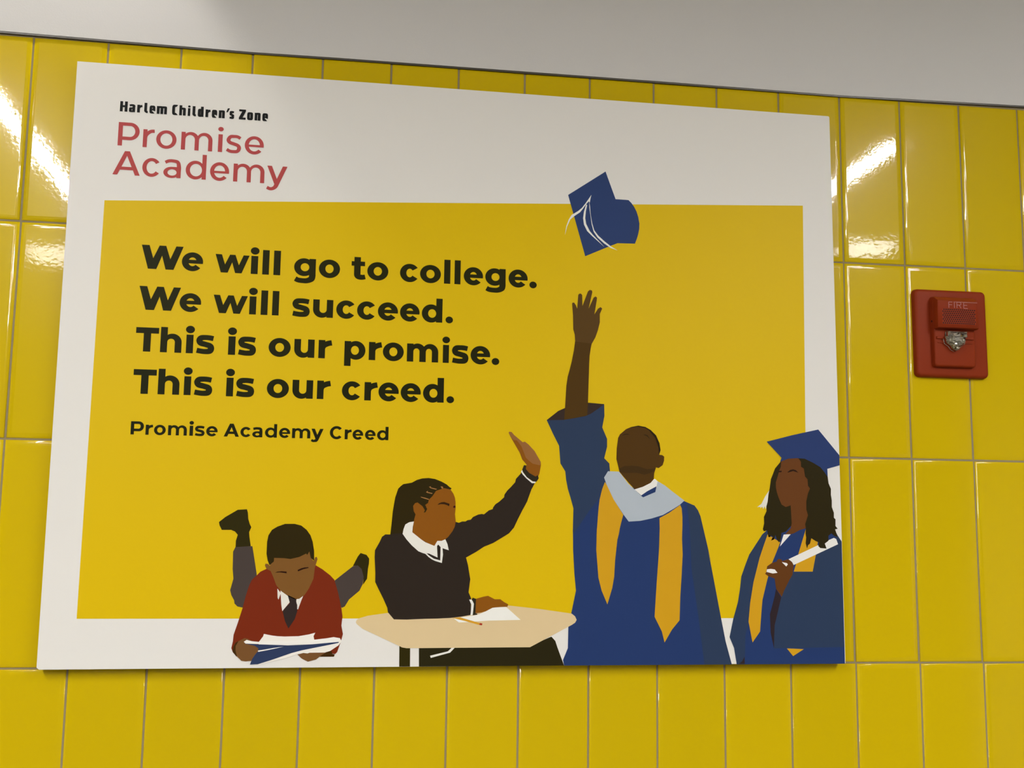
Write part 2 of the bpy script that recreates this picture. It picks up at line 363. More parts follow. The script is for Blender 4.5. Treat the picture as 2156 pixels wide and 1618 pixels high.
ART = [
('cap','mortarboard',(47,62,100),3,[[7786,-2284,8363,-1883,8519,-2307,8720,-2310,8765,-2353,8811,-2416,8846,-2485,8871,-2565,8889,-2664,8886,-2755,8870,-2837,8849,-2908,8819,-2985,8549,-2992,8439,-3039,8052,-3218]]),
('cap','tassel',(222,218,204),4,[[8144,-2263,8054,-2399,8000,-2472,7940,-2526,7842,-2591,7798,-2664,7759,-2775,7740,-2911,7773,-2775,7822,-2662,7881,-2609,7970,-2544,8010,-2492,8064,-2413,8104,-2366,8119,-2385,8134,-2304],[8064,-2413,8030,-2531,8017,-2632,8031,-2731,8080,-2828,8160,-2904,8260,-2988,8349,-3064,8260,-2973,8170,-2883,8120,-2826,8065,-2719,8050,-2630,8060,-2519,8079,-2427],[8109,-2365,8114,-2466,8129,-2575,8150,-2724,8180,-2833,8240,-2920,8339,-3004,8439,-3069,8549,-3103,8449,-3049,8349,-2974,8250,-2889,8190,-2812,8160,-2714,8134,-2575,8124,-2445]]),
('boy','sweater',(114,42,22),4,[[3566,-7872,3486,-7911,3441,-7959,3377,-8022,3343,-8099,3306,-8232,3266,-8413,3213,-8602,3164,-8763,3159,-8848,3142,-8942,3165,-8998,3215,-9054,3287,-8989,3511,-8952,3850,-8916,4231,-8917,4445,-8994,4503,-9021,4542,-9028,4570,-9000,4596,-8919,4622,-8833,4641,-8757,4616,-8642,4627,-8517,4608,-8402,4553,-8180,4499,-8016,4439,-7954,4329,-7872,4231,-7815,3902,-7788]]),
('boy','trousers',(70,60,54),3,[[3138,-7573,3364,-7563,3379,-7637,3411,-7800,3439,-7948,3423,-8243,3312,-8390,3262,-8397,3198,-8383,3157,-8343,3151,-8302,3109,-8229,3091,-8163,3128,-8009,3112,-7876,3107,-7640],[4479,-8046,4749,-7828,4816,-7813,4878,-7865,4904,-7970,4892,-8074,4850,-8164,4711,-8284,4654,-8381,4613,-8400,4500,-8240]]),
('boy','shoe',(46,40,4),4,[[3269,-7057,3283,-7101,3293,-7191,3315,-7258,3339,-7303,3312,-7370,3318,-7430,3342,-7563,3138,-7577,3138,-7491,3160,-7409,3121,-7365,3069,-7343,2942,-7345,2910,-7285,2899,-7238,2981,-7168,3145,-7066]]),
('boy','shoe',(46,40,4),4,[[4749,-7824,4813,-7692,4849,-7644,4933,-7669,4972,-7721,4970,-7789,4958,-7864,4950,-7999,4897,-8082,4902,-7970,4871,-7865,4816,-7816]]),
('boy','cuff',(62,40,12),5,[[3252,-8838,3197,-8867,3167,-8923,3160,-8989,3215,-9054,3288,-9027],[4426,-8994,4493,-8985,4503,-9023,4537,-9033,4529,-9063,4323,-9062,4360,-9037]]),
('boy','face',(118,80,38),6,[[3662,-7717,3798,-7716,3887,-7722,4005,-7692,4092,-7653,4143,-7616,4166,-7713,4200,-7757,4212,-7757,4225,-7708,4246,-7702,4258,-7734,4239,-7802,4226,-7854,4212,-8003,4154,-8137,4098,-8226,4026,-8278,3960,-8283,3877,-8242,3771,-8168,3710,-8094,3661,-7976,3625,-7900,3568,-7873,3545,-7829,3551,-7799,3588,-7806,3611,-7831,3630,-7769]]),
('boy','hair',(46,37,4),7,[[3560,-7665,3561,-7502,3576,-7412,3620,-7337,3692,-7291,3795,-7252,3929,-7250,4019,-7272,4095,-7331,4150,-7406,4183,-7495,4206,-7615,4212,-7757,4166,-7717,4143,-7628,4115,-7676,4100,-7658,4005,-7706,3888,-7734,3798,-7723,3665,-7721,3664,-7769,3607,-7821,3578,-7754]]),
('boy','eyebrow',(42,22,10),7,[[3685,-7924,3717,-7909,3776,-7902,3842,-7907,3843,-7931,3747,-7918]]),
('boy','eyebrow',(42,22,10),7,[[3990,-7885,4040,-7860,4085,-7848,4136,-7844,4141,-7855,4071,-7873,3998,-7903]]),
('boy','shirt',(218,210,194),5,[[3726,-8139,3776,-8201,3747,-8289,3734,-8264],[3768,-8161,3884,-8234,3909,-8301,3896,-8330,3804,-8445,3788,-8360,3773,-8212],[4090,-8211,4057,-8300,4017,-8421,4005,-8418,3993,-8330,3980,-8293,4026,-8263]]),
('boy','necktie',(50,40,36),6,[[3869,-8227,3982,-8278,3990,-8297,3988,-8323,4003,-8359,4006,-8448,3978,-8551,3897,-8680,3846,-8580,3809,-8448,3854,-8389,3903,-8337]]),
('boy','hand',(112,76,42),8,[[3312,-8808,3354,-8815,3422,-8848,3490,-8905,3507,-8962,3494,-8990,3468,-9056,3414,-9112,3339,-9119,3283,-9111,3224,-9055,3200,-8979,3199,-8914,3234,-8848]]),
('boy','hand',(112,76,42),8,[[4030,-9030,4111,-9010,4168,-9017,4196,-9007,4416,-9006,4351,-9046,4286,-9098,4177,-9127,4094,-9087]]),
('boy','paper',(226,218,203),7,[[3569,-8752,3674,-8773,3750,-8783,3845,-8788,4035,-8784,4178,-8760,4263,-8737,4241,-8784,4252,-8832,4419,-8813,4515,-8797,4602,-8812,4623,-8852,4586,-8909,4473,-8985,4407,-9004,4196,-9010,4044,-9021,3885,-9077,3482,-9169,3416,-9159,3503,-8981,3507,-8858,3561,-8783]]),
('boy','book',(47,57,84),9,[[3315,-8881,3471,-8891,3622,-8896,3897,-8907,4231,-8894,4589,-8862,4585,-8876,4423,-8909,4232,-8946,4090,-8974,3949,-9011,3706,-9095,3501,-9159,3399,-9161,3427,-9084,3471,-9018,3503,-8981,3501,-8943,3453,-8910]]),
('boy','page',(228,221,208),10,[[3305,-8857,3341,-8831,3403,-8848,3517,-8860,3705,-8849,3895,-8850,4085,-8836,4247,-8832,4515,-8804,4603,-8823,4585,-8862,4230,-8892,3897,-8902,3622,-8892,3329,-8881],[3502,-8974,3596,-8960,3699,-8942,3841,-8924,3700,-8955,3597,-8976,3503,-8992]]),
('girl','hair',(46,37,4),3,[[5256,-7391,5270,-7246,5283,-7064,5302,-6928,5314,-6855,5352,-6736,5388,-6698,5424,-6670,5497,-6657,5542,-6648,5615,-6607,5688,-6585,5780,-6577,5872,-6589,5965,-6624,6040,-6664,6078,-6697,6114,-6721,6093,-6738,5879,-6919,5704,-7286,5451,-7389]]),
('girl','sweater',(46,38,31),4,[[5255,-7382,5187,-7382,5143,-7414,5109,-7491,5049,-7604,5047,-7698,5063,-7922,5064,-8043,5105,-8126,5185,-8277,5242,-8398,5252,-8459,5338,-8557,5515,-8560,5761,-8550,5947,-8546,6133,-8537,6289,-8519,6413,-8496,6420,-8443,6417,-8259,6381,-8182,6402,-7998,6365,-7798,6336,-7695,6471,-7619,6596,-7537,6722,-7486,6836,-7417,6949,-7347,7019,-7265,7075,-7145,7138,-7018,7207,-6891,7238,-6802,7270,-6712,7318,-6623,7223,-6561,7119,-6474,7100,-6500,7042,-6564,7030,-6615,6967,-6686,6916,-6737,6876,-6795,6872,-6833,6803,-6897,6746,-6936,6715,-6980,6709,-7005,6652,-7025,6583,-7082,6551,-7076,6500,-7086,6425,-7122,6394,-7160,6350,-7167,6319,-7186,6274,-7186,6224,-7206,6180,-7194,6124,-7207,5614,-7341,5431,-7344,5414,-7366,5341,-7367]]),
('girl','face',(131,78,22),5,[[6004,-6718,6097,-6735,6140,-6796,6162,-6850,6172,-6914,6174,-7006,6167,-7089,6180,-7189,6167,-7262,6136,-7326,6074,-7409,6019,-7455,5947,-7510,5884,-7556,5800,-7503,5698,-7449,5568,-7351,5575,-7242,5591,-7151,5606,-7096,5579,-7051,5568,-6978,5595,-6937,5631,-6927,5687,-6968,5743,-7012,5752,-6976,5733,-6958,5778,-6934,5791,-6884,5841,-6833,5890,-6758,5949,-6736]]),
('girl','sideburn',(46,37,4),6,[[5695,-6904,5782,-6891,5778,-6930,5738,-6962,5769,-7017,5745,-7063,5722,-7069,5737,-7035,5697,-6972]]),
('girl','parting',(160,112,62),6,[[5787,-6702,5815,-6695,5815,-6711,5894,-6729,5903,-6735,5885,-6741,5810,-6722],[5747,-6779,5773,-6758,5770,-6776,5840,-6791,5835,-6802,5766,-6789],[5671,-6845,5740,-6859,5791,-6876,5787,-6887,5685,-6858],[5953,-6693,5985,-6695,5993,-6720,5972,-6725]]),
('girl','eyebrow',(48,30,10),6,[[5915,-6957,5935,-6935,5971,-6919,6013,-6915,6087,-6939,6081,-6973,6046,-6956,6009,-6946,5963,-6945]]),
('girl','eyelash',(50,12,20),6,[[6137,-6981,6157,-6962,6174,-6971,6172,-6992,6148,-6995]]),
('girl','collar',(220,214,200),6,[[5585,-7195,5519,-7207,5465,-7239,5441,-7307,5430,-7371,5489,-7451,5564,-7532,5657,-7612,5712,-7634,5758,-7648,5804,-7692,5851,-7724,5897,-7746,5994,-7774,6007,-7655,5999,-7566,6088,-7595,6068,-7509,6037,-7441,5983,-7464,5923,-7465,5883,-7536,5800,-7503,5754,-7485,5698,-7449,5566,-7347,5571,-7269]]),
('girl','neckline',(44,36,30),7,[[5774,-7641,5808,-7643,5931,-7698,5920,-7538,5936,-7515,5971,-7551,5970,-7738,5878,-7714,5822,-7679]]),
('girl','cuff',(46,40,28),7,[[7156,-6365,7189,-6371,7183,-6422,7235,-6478,7326,-6527,7362,-6508,7374,-6552,7340,-6603,7288,-6598,7197,-6536,7142,-6467,7131,-6429],[6441,-8256,6488,-8271,6484,-8473,6510,-8476,6507,-8493,6442,-8501,6458,-8336,6425,-8282]]),
('girl','cuff_stripe',(224,218,204),8,[[7113,-6461,7138,-6502,7197,-6561,7275,-6624,7318,-6623,7332,-6603,7281,-6598,7197,-6539,7142,-6470,7129,-6438],[6391,-8282,6425,-8282,6442,-8305,6459,-8343,6445,-8496,6414,-8501,6423,-8351]]),
('girl','hand',(131,78,22),6,[[6925,-5898,6937,-5884,6970,-5890,7009,-5934,7133,-6033,7165,-6024,7218,-6063,7309,-6157,7402,-6315,7405,-6366,7384,-6482,7352,-6559,7261,-6522,7183,-6460,7169,-6397,7197,-6360,7129,-6283,7090,-6182,6997,-6030,6945,-5942]]),
('girl','palm',(140,93,50),7,[[6925,-5898,6937,-5884,6970,-5890,7009,-5934,7133,-6033,7165,-6024,7218,-6063,7309,-6157,7403,-6315,7392,-6364,7285,-6343,7220,-6294,7181,-6256,7141,-6155,7114,-6091,7049,-6010,6997,-6005,6945,-5942]]),
('girl','hand',(131,78,22),9,[[6488,-8271,6598,-8240,6660,-8229,6756,-8277,6835,-8276,6891,-8316,6950,-8347,6939,-8381,6836,-8384,6726,-8396,6632,-8443,6570,-8462,6484,-8473]]),
('girl','leg',(42,37,20),3,[[5696,-8927,7270,-8925,7579,-8799,7635,-8858,7667,-8950,7708,-9057,7765,-9202,5703,-9202]]),
('girl','leg_stripe',(220,214,200),4,[[5855,-9056,6104,-8997,6160,-8944,6203,-8944,6135,-9015,5866,-9086]]),
('desk','desktop',(208,182,136),5,[[4813,-8594,4825,-8564,4857,-8542,4978,-8507,5237,-8471,5975,-8413,6962,-8365,7392,-8411,7873,-8477,7921,-8516,7944,-8565,7922,-8604,7874,-8635,7270,-8945,5525,-8952,5463,-8941,5417,-8919,4907,-8685,4826,-8621]]),
('desk','desk_leg',(46,40,6),3,[[5424,-8911,5575,-8942,5579,-9202,5429,-9202]]),
('desk','paper',(226,221,208),8,[[6251,-8600,6180,-8547,6289,-8527,6507,-8496,6632,-8446,6726,-8393,6923,-8385,7131,-8565,6681,-8574,6368,-8595]]),
('desk','pencil',(201,146,44),9,[[6157,-8537,6266,-8528,6548,-8608,6541,-8635,6337,-8580]]),
('desk','eraser',(158,56,36),9,[[6548,-8606,6585,-8614,6579,-8640,6541,-8635]]),
('grad','gown',(40,56,96),3,[[7486,-5702,7735,-5692,7906,-5661,8064,-5627,8144,-5590,8250,-5515,8345,-5442,8349,-5617,8316,-5787,8389,-5954,8389,-6071,8346,-6240,8423,-6315,8433,-6429,8910,-6753,9543,-6843,9712,-6910,9763,-6977,9801,-7064,9888,-7436,9962,-7757,9912,-7557,9991,-7972,10090,-8505,10162,-8876,10251,-9202,7766,-9202,7748,-9126,7818,-8959,7823,-8661,7863,-8480,7932,-8153,7907,-7904,7888,-7575,7884,-7310,7881,-7370,7889,-6977,7846,-6826,7806,-6699,7780,-6572,7766,-6444,7693,-6330,7684,-6215,7672,-6074,7579,-5896]]),
('grad','sleeve',(46,58,80),4,[[7486,-5702,7735,-5692,7906,-5661,8064,-5627,8144,-5590,8250,-5515,8345,-5442,8349,-5617,8316,-5787,8389,-5954,8389,-6071,8346,-6240,8423,-6315,8433,-6429,8357,-6587,8317,-6690,8278,-6819,8121,-7012,7991,-7204,7885,-7357,7889,-6977,7846,-6826,7806,-6699,7780,-6572,7766,-6444,7693,-6330,7684,-6215,7672,-6074,7579,-5896],[9595,-6867,9712,-6910,9763,-6977,9801,-7064,9888,-7436,9962,-7757,9912,-7557,9991,-7972,10090,-8505,10162,-8876,10251,-9202,9836,-9202,9759,-8558,9655,-7827,9633,-7223]]),
('grad','sleeve_opening',(54,42,36),3,[[7486,-5700,7656,-5562,7754,-5516,8097,-5426,8345,-5441,8329,-5617,7736,-5763]]),
('grad','forearm',(75,52,20),4,[[7904,-4509,8157,-4533,8141,-4606,8124,-4726,8118,-4845,8110,-5108,8101,-5429,8090,-5616,7922,-5655,7745,-5690,7757,-5510,7775,-5184,7794,-5053,7826,-4933,7852,-4827,7885,-4655]]),
('grad','hand',(84,60,28),5,[[7904,-4522,7897,-4416,7874,-4338,7869,-4125,7855,-3959,7859,-3937,7885,-3933,7911,-3970,7932,-4023,7948,-3815,7961,-3796,7988,-3792,8008,-3815,8012,-3979,8095,-3755,8122,-3731,8155,-3736,8162,-3763,8106,-4016,8182,-3845,8212,-3826,8234,-3843,8230,-3883,8194,-4099,8250,-4010,8290,-3985,8313,-4007,8277,-4089,8277,-4215,8248,-4337,8211,-4444,8157,-4542]]),
('grad','head',(76,51,20),5,[[8555,-5937,8582,-5884,8675,-5804,8756,-5769,8863,-5747,8970,-5764,9050,-5807,9131,-5884,9184,-6000,9199,-6104,9176,-6172,9223,-6175,9254,-6197,9251,-6259,9229,-6325,9168,-6368,9128,-6359,9101,-6444,9094,-6528,9047,-6587,8926,-6648,8807,-6688,8714,-6593,8575,-6435,8555,-6351,8529,-6249,8535,-6093]]),
('grad','hairline',(40,30,6),6,[[8675,-5804,8756,-5769,8863,-5747,8970,-5764,9050,-5807,9131,-5884,9184,-6000,9199,-6104,9177,-6172,9163,-6053,9117,-5923,9024,-5815,8957,-5777,8849,-5763,8756,-5778]]),
('grad','beard',(63,44,20),6,[[8566,-6390,8648,-6350,8768,-6341,8861,-6348,8994,-6388,9128,-6372,9105,-6408,9034,-6445,8954,-6470,8834,-6443,8661,-6450,8579,-6439]]),
('grad','eyebrow',(50,36,12),6,[[8611,-5903,8642,-5880,8689,-5869,8735,-5886,8675,-5885]]),
('grad','eyebrow',(50,36,12),6,[[8936,-5880,8970,-5875,9003,-5887,9044,-5947,8990,-5900]]),
('grad','shirt',(222,216,204),6,[[8800,-6688,8926,-6648,9047,-6587,9087,-6541,9107,-6525,9151,-6562,9133,-6650,8913,-6783]]),
('grad','necktie',(40,56,96),7,[[8897,-6777,8993,-6711,9133,-6637,9115,-6722,8928,-6801]]),
('grad','hood',(168,174,177),5,[[8403,-6429,8568,-6432,8707,-6604,8804,-6692,8899,-6777,8932,-6801,9115,-6722,9140,-6624,9148,-6560,9260,-6622,9394,-6723,9557,-6840,9486,-6903,9392,-6962,9231,-7054,9057,-7108,8885,-7145,8713,-7157,8634,-7056,8489,-6841,8383,-6625,8344,-6523]]),
('grad','stole',(197,146,30),5,[[8357,-6587,8383,-6625,8489,-6841,8631,-7059,8594,-7197,8557,-7350,8585,-7262,8543,-7423,8509,-7716,8495,-7954,8467,-8112,8395,-8346,8310,-8152,8262,-7968,8230,-7572,8240,-7240,8233,-7353,8252,-7099,8265,-6947,8278,-6844,8317,-6690]]),
('grad','stole',(197,146,30),5,[[9177,-7100,9325,-7021,9493,-6905,9515,-6954,9525,-7083,9524,-7211,9519,-7305,9516,-7399,9524,-7628,9502,-7975,9483,-8228,9469,-8571,9354,-8703,9242,-8886,9202,-8729,9095,-8521,9130,-8030,9167,-7564,9179,-7255]]),
('grad2','gown',(40,56,96),3,[[10819,-7263,10752,-7319,10543,-7618,10483,-7762,10415,-7940,10390,-8131,10358,-8307,10283,-8550,10222,-8813,10288,-8967,10325,-9202,11994,-9202,11994,-7410,11932,-7320,11862,-7181,11447,-7159,11136,-7190]]),
('grad2','sleeve',(46,58,80),4,[[10819,-7270,10752,-7319,10543,-7618,10483,-7762,10415,-7940,10390,-8131,10358,-8307,10283,-8550,10222,-8813,10288,-8967,10325,-9202,10447,-9202,10465,-8780,10515,-8591,10546,-8307,10601,-8021,10702,-7664,10832,-7346],[11994,-7410,11928,-7460,11583,-7609,11525,-7865,11231,-7867,11193,-7908,11132,-8032,11071,-8128,11010,-8279,10978,-8415,10915,-8645,10894,-8976,11994,-8960],[11994,-7410,11918,-7307,11889,-7279,11909,-7362,11936,-7453]]),
('grad2','stole',(197,146,30),5,[[10833,-7319,11028,-7434,10959,-7593,10890,-7745,10812,-7992,10734,-8279,10716,-8442,10689,-8733,10571,-8890,10515,-8591,10545,-8320,10601,-8021,10702,-7664,10779,-7457]]),
('grad2','stole',(197,146,30),5,[[11435,-7228,11517,-7297,11617,-7428,11583,-7602,11525,-7861,11228,-7863,11270,-7743,11311,-7590,11382,-7382]]),
('grad2','stole_tip',(197,146,30),5,[[11096,-8977,11360,-8988,11191,-9088]]),
('grad2','sleeve_lining',(48,38,40),5,[[10948,-8115,11025,-8238,10978,-8415,10915,-8645,10897,-8972,10852,-8754,10846,-8483,10892,-8333,10924,-8224],[10446,-9092,10447,-9195,10358,-9195,10409,-9155]]),
('grad2','diploma',(222,216,204),6,[[11151,-7681,11812,-7384,11872,-7360,11908,-7376,11936,-7453,11229,-7766,11205,-7722]]),
('grad2','hand',(94,56,26),7,[[10816,-7787,10890,-7738,10963,-7717,10979,-7687,11008,-7676,11044,-7689,11051,-7710,11140,-7682,11198,-7716,11229,-7766,11208,-7908,11162,-7977,11132,-8032,11071,-8142,11033,-8233,10948,-8115,10929,-7965,10828,-7931,10782,-7897,10800,-7873]]),
('grad2','rolled_end',(228,222,212),8,[[10812,-7831,10874,-7825,10932,-7832,10974,-7882,10901,-7892,10803,-7869],[11045,-7724,11124,-7739,11138,-7757,11112,-7788]]),
('grad2','shirt',(224,218,208),5,[[11083,-7319,11195,-7312,11021,-7495,11056,-7398]]),
('grad2','face',(98,58,28),6,[[11068,-6237,11088,-6187,11179,-6166,11388,-6162,11425,-6229,11436,-6303,11468,-6340,11478,-6451,11517,-6487,11521,-6586,11546,-6622,11544,-6671,11505,-6706,11489,-6820,11485,-6967,11496,-7028,11468,-7138,11446,-7218,11336,-7249,11244,-7299,11192,-7314,11109,-7310,11194,-7227,11213,-7153,11202,-6885,11124,-6911,11060,-6875,11017,-6778,10990,-6693,10976,-6620,10977,-6546,11011,-6447,11032,-6373,11060,-6311]]),
('grad2','hair',(44,37,18),5,[[11068,-6224,10969,-6337,10928,-6436,10901,-6498,10879,-6634,10857,-6732,10842,-6842,10822,-6903,10823,-6976,10780,-7062,10782,-7159,10760,-7244,10776,-7274,10828,-7261,10845,-7358,10871,-7358,10884,-7333,10916,-7351,10882,-7412,10934,-7393,10954,-7326,10979,-7399,11010,-7441,11039,-7374,11049,-7295,11116,-7276,11215,-7178,11293,-6872,11113,-6260]]),
('grad2','hair',(44,37,18),8,[[11329,-6163,11440,-6161,11569,-6232,11685,-6298,11761,-6383,11799,-6445,11809,-6543,11846,-6629,11841,-6716,11854,-6802,11851,-6900,11882,-6986,11880,-7059,11905,-7083,11902,-7182,11936,-7223,11894,-7231,11930,-7343,11885,-7335,11834,-7292,11787,-7329,11785,-7403,11726,-7446,11751,-7519,11652,-7513,11621,-7483,11635,-7429,11584,-7411,11514,-7369,11492,-7448,11459,-7473,11445,-7524,11424,-7443,11434,-7358,11425,-7297,11433,-7224,11422,-7163,11471,-7028,11447,-6943,11450,-6820,11479,-6703,11513,-6629,11482,-6586,11478,-6488,11439,-6451,11423,-6328,11378,-6304,11380,-6230]]),
('grad2','eyebrow',(40,26,8),7,[[11162,-6389,11208,-6355,11253,-6345,11298,-6359,11335,-6394,11253,-6371,11174,-6395]]),
('grad2','eyebrow',(40,26,8),7,[[11026,-6373,11074,-6370,11068,-6392,11019,-6395]]),
('grad2','mortarboard',(44,58,98),9,[[10845,-5939,11252,-5830,11667,-5734,11994,-6117,11994,-6269,11795,-6327,11799,-6451,11748,-6378,11685,-6304,11569,-6239,11439,-6182,11309,-6176,11179,-6187,11074,-6227,11048,-6237,11073,-6175]]),
('grad2','tassel',(214,208,190),4,[[10882,-6652,10863,-6756,10812,-6949,10796,-6903,10770,-6946,10758,-6910,10728,-6935,10726,-6914,10677,-6920,10746,-6868,10806,-6757]])
]
groups = {'cap': ('printed_cap', None), 'boy': ('printed_boy', None), 'girl': ('printed_girl', None),
          'desk': ('printed_desk', None), 'grad': ('printed_graduate', None), 'grad2': ('printed_graduate', None)}
# one mesh per figure's largest area; every other printed area is a sub-part of it
main = {'cap': 'mortarboard', 'boy': 'sweater', 'girl': 'sweater', 'desk': 'desktop', 'grad': 'gown', 'grad2': 'gown'}
plabel = {'cap': 'blue graduation cap with white tassel tossed in the air',
          'boy': 'boy in red sweater lying down reading a blue folder',
          'girl': 'girl in dark sweater raising one hand at a desk',
          'desk': 'tan desktop with paper and pencil',
          'grad': 'graduate in blue gown with one arm stretched up',
          'grad2': 'graduate in blue cap and gown holding a rolled diploma'}
order = {'girl': {'sweater': 6, 'face': 7, 'sideburn': 8, 'parting': 8, 'eyebrow': 8, 'eyelash': 8, 'collar': 8, 'neckline': 9,
                  'cuff': 10, 'cuff_stripe': 11, 'palm': 8}}
for g in ('cap', 'desk', 'boy', 'girl', 'grad', 'grad2'):
    root = None
    for (gg, n, c, l, polys) in ART:
        if gg == g and n == main[g]:
            lay = order.get(g, {}).get(n, l)
            root = printed(groups[g][0], [list(zip(p[0::2], p[1::2])) for p in [[v * 1e-4 for v in q] for q in polys]], lay, ink_mat(n, c), board)
            root['label'] = plabel[g]
            break
    for (gg, n, c, l, polys) in ART:
        if gg != g or n == main[g]: continue
        lay = order.get(g, {}).get(n, l)
        for q in polys:
            p = [v * 1e-4 for v in q]
            printed(n, [list(zip(p[0::2], p[1::2]))], lay, ink_mat(n, c), root)

# ------------------------------------------------------------------ lettering
def sell(cx, cy, rx, ry, a, sq):
    ca, sa = math.cos(a), math.sin(a)
    if sq == 2: return (cx + rx * ca, cy + ry * sa)
    k = 2.0 / sq
    return (cx + rx * math.copysign(abs(ca) ** k, ca), cy + ry * math.copysign(abs(sa) ** k, sa))
class Glyph:
    def __init__(s): s.q = []
    def poly(s, pts): s.q.append(list(pts))
    def rect(s, x0, y0, x1, y1): s.poly([(x0, y0), (x1, y0), (x1, y1), (x0, y1)])
    def ring(s, x0, y0, x1, y1, tx, ty, a0=0, a1=360, sq=2, n=44, ix0=None, ix1=None):
        cx, cy, rx, ry = (x0 + x1) / 2, (y0 + y1) / 2, (x1 - x0) / 2, (y1 - y0) / 2
        jx0 = x0 + tx if ix0 is None else ix0; jx1 = x1 - tx if ix1 is None else ix1
        ux, urx, ury = (jx0 + jx1) / 2, (jx1 - jx0) / 2, ry - ty
        n = max(4, int(n * abs(a1 - a0) / 360))
        prev = None
        for k in range(n + 1):
            a = math.radians(a0 + (a1 - a0) * k / n)
            o, i = sell(cx, cy, rx, ry, a, sq), sell(ux, cy, urx, ury, a, sq)
            if prev: s.poly([prev[1], prev[0], o, i])
            prev = (o, i)
    def disc(s, cx, cy, rx, ry, n=28):
        s.poly([(cx + rx * math.cos(2 * math.pi * k / n), cy + ry * math.sin(2 * math.pi * k / n)) for k in range(n)])
    def stroke(s, pts, wd, sub=6):
        P = [pts[0]] + list(pts) + [pts[-1]]; Wd = [wd[0]] + list(wd) + [wd[-1]]
        c = []
        for i in range(1, len(P) - 2):
            for k in range(sub):
                t = k / sub
                def cr(a, b, d, e): return .5 * (2 * b + (-a + d) * t + (2 * a - 5 * b + 4 * d - e) * t * t + (-a + 3 * b - 3 * d + e) * t ** 3)
                c.append((cr(P[i-1][0], P[i][0], P[i+1][0], P[i+2][0]), cr(P[i-1][1], P[i][1], P[i+1][1], P[i+2][1]), Wd[i] * (1 - t) + Wd[i+1] * t))
        c.append((P[-1][0], P[-1][1], Wd[-1]))
        prev = None
        for i, (x, y, w) in enumerate(c):
            a, b = c[max(0, i - 1)], c[min(len(c) - 1, i + 1)]
            dx, dy = b[0] - a[0], b[1] - a[1]; L = math.hypot(dx, dy) or 1
            nx, ny = -dy / L * w / 2, dx / L * w / 2
            cur = ((x + nx, y + ny), (x - nx, y - ny))
            if prev: s.poly([prev[1], cur[1], cur[0], prev[0]])
            prev = cur
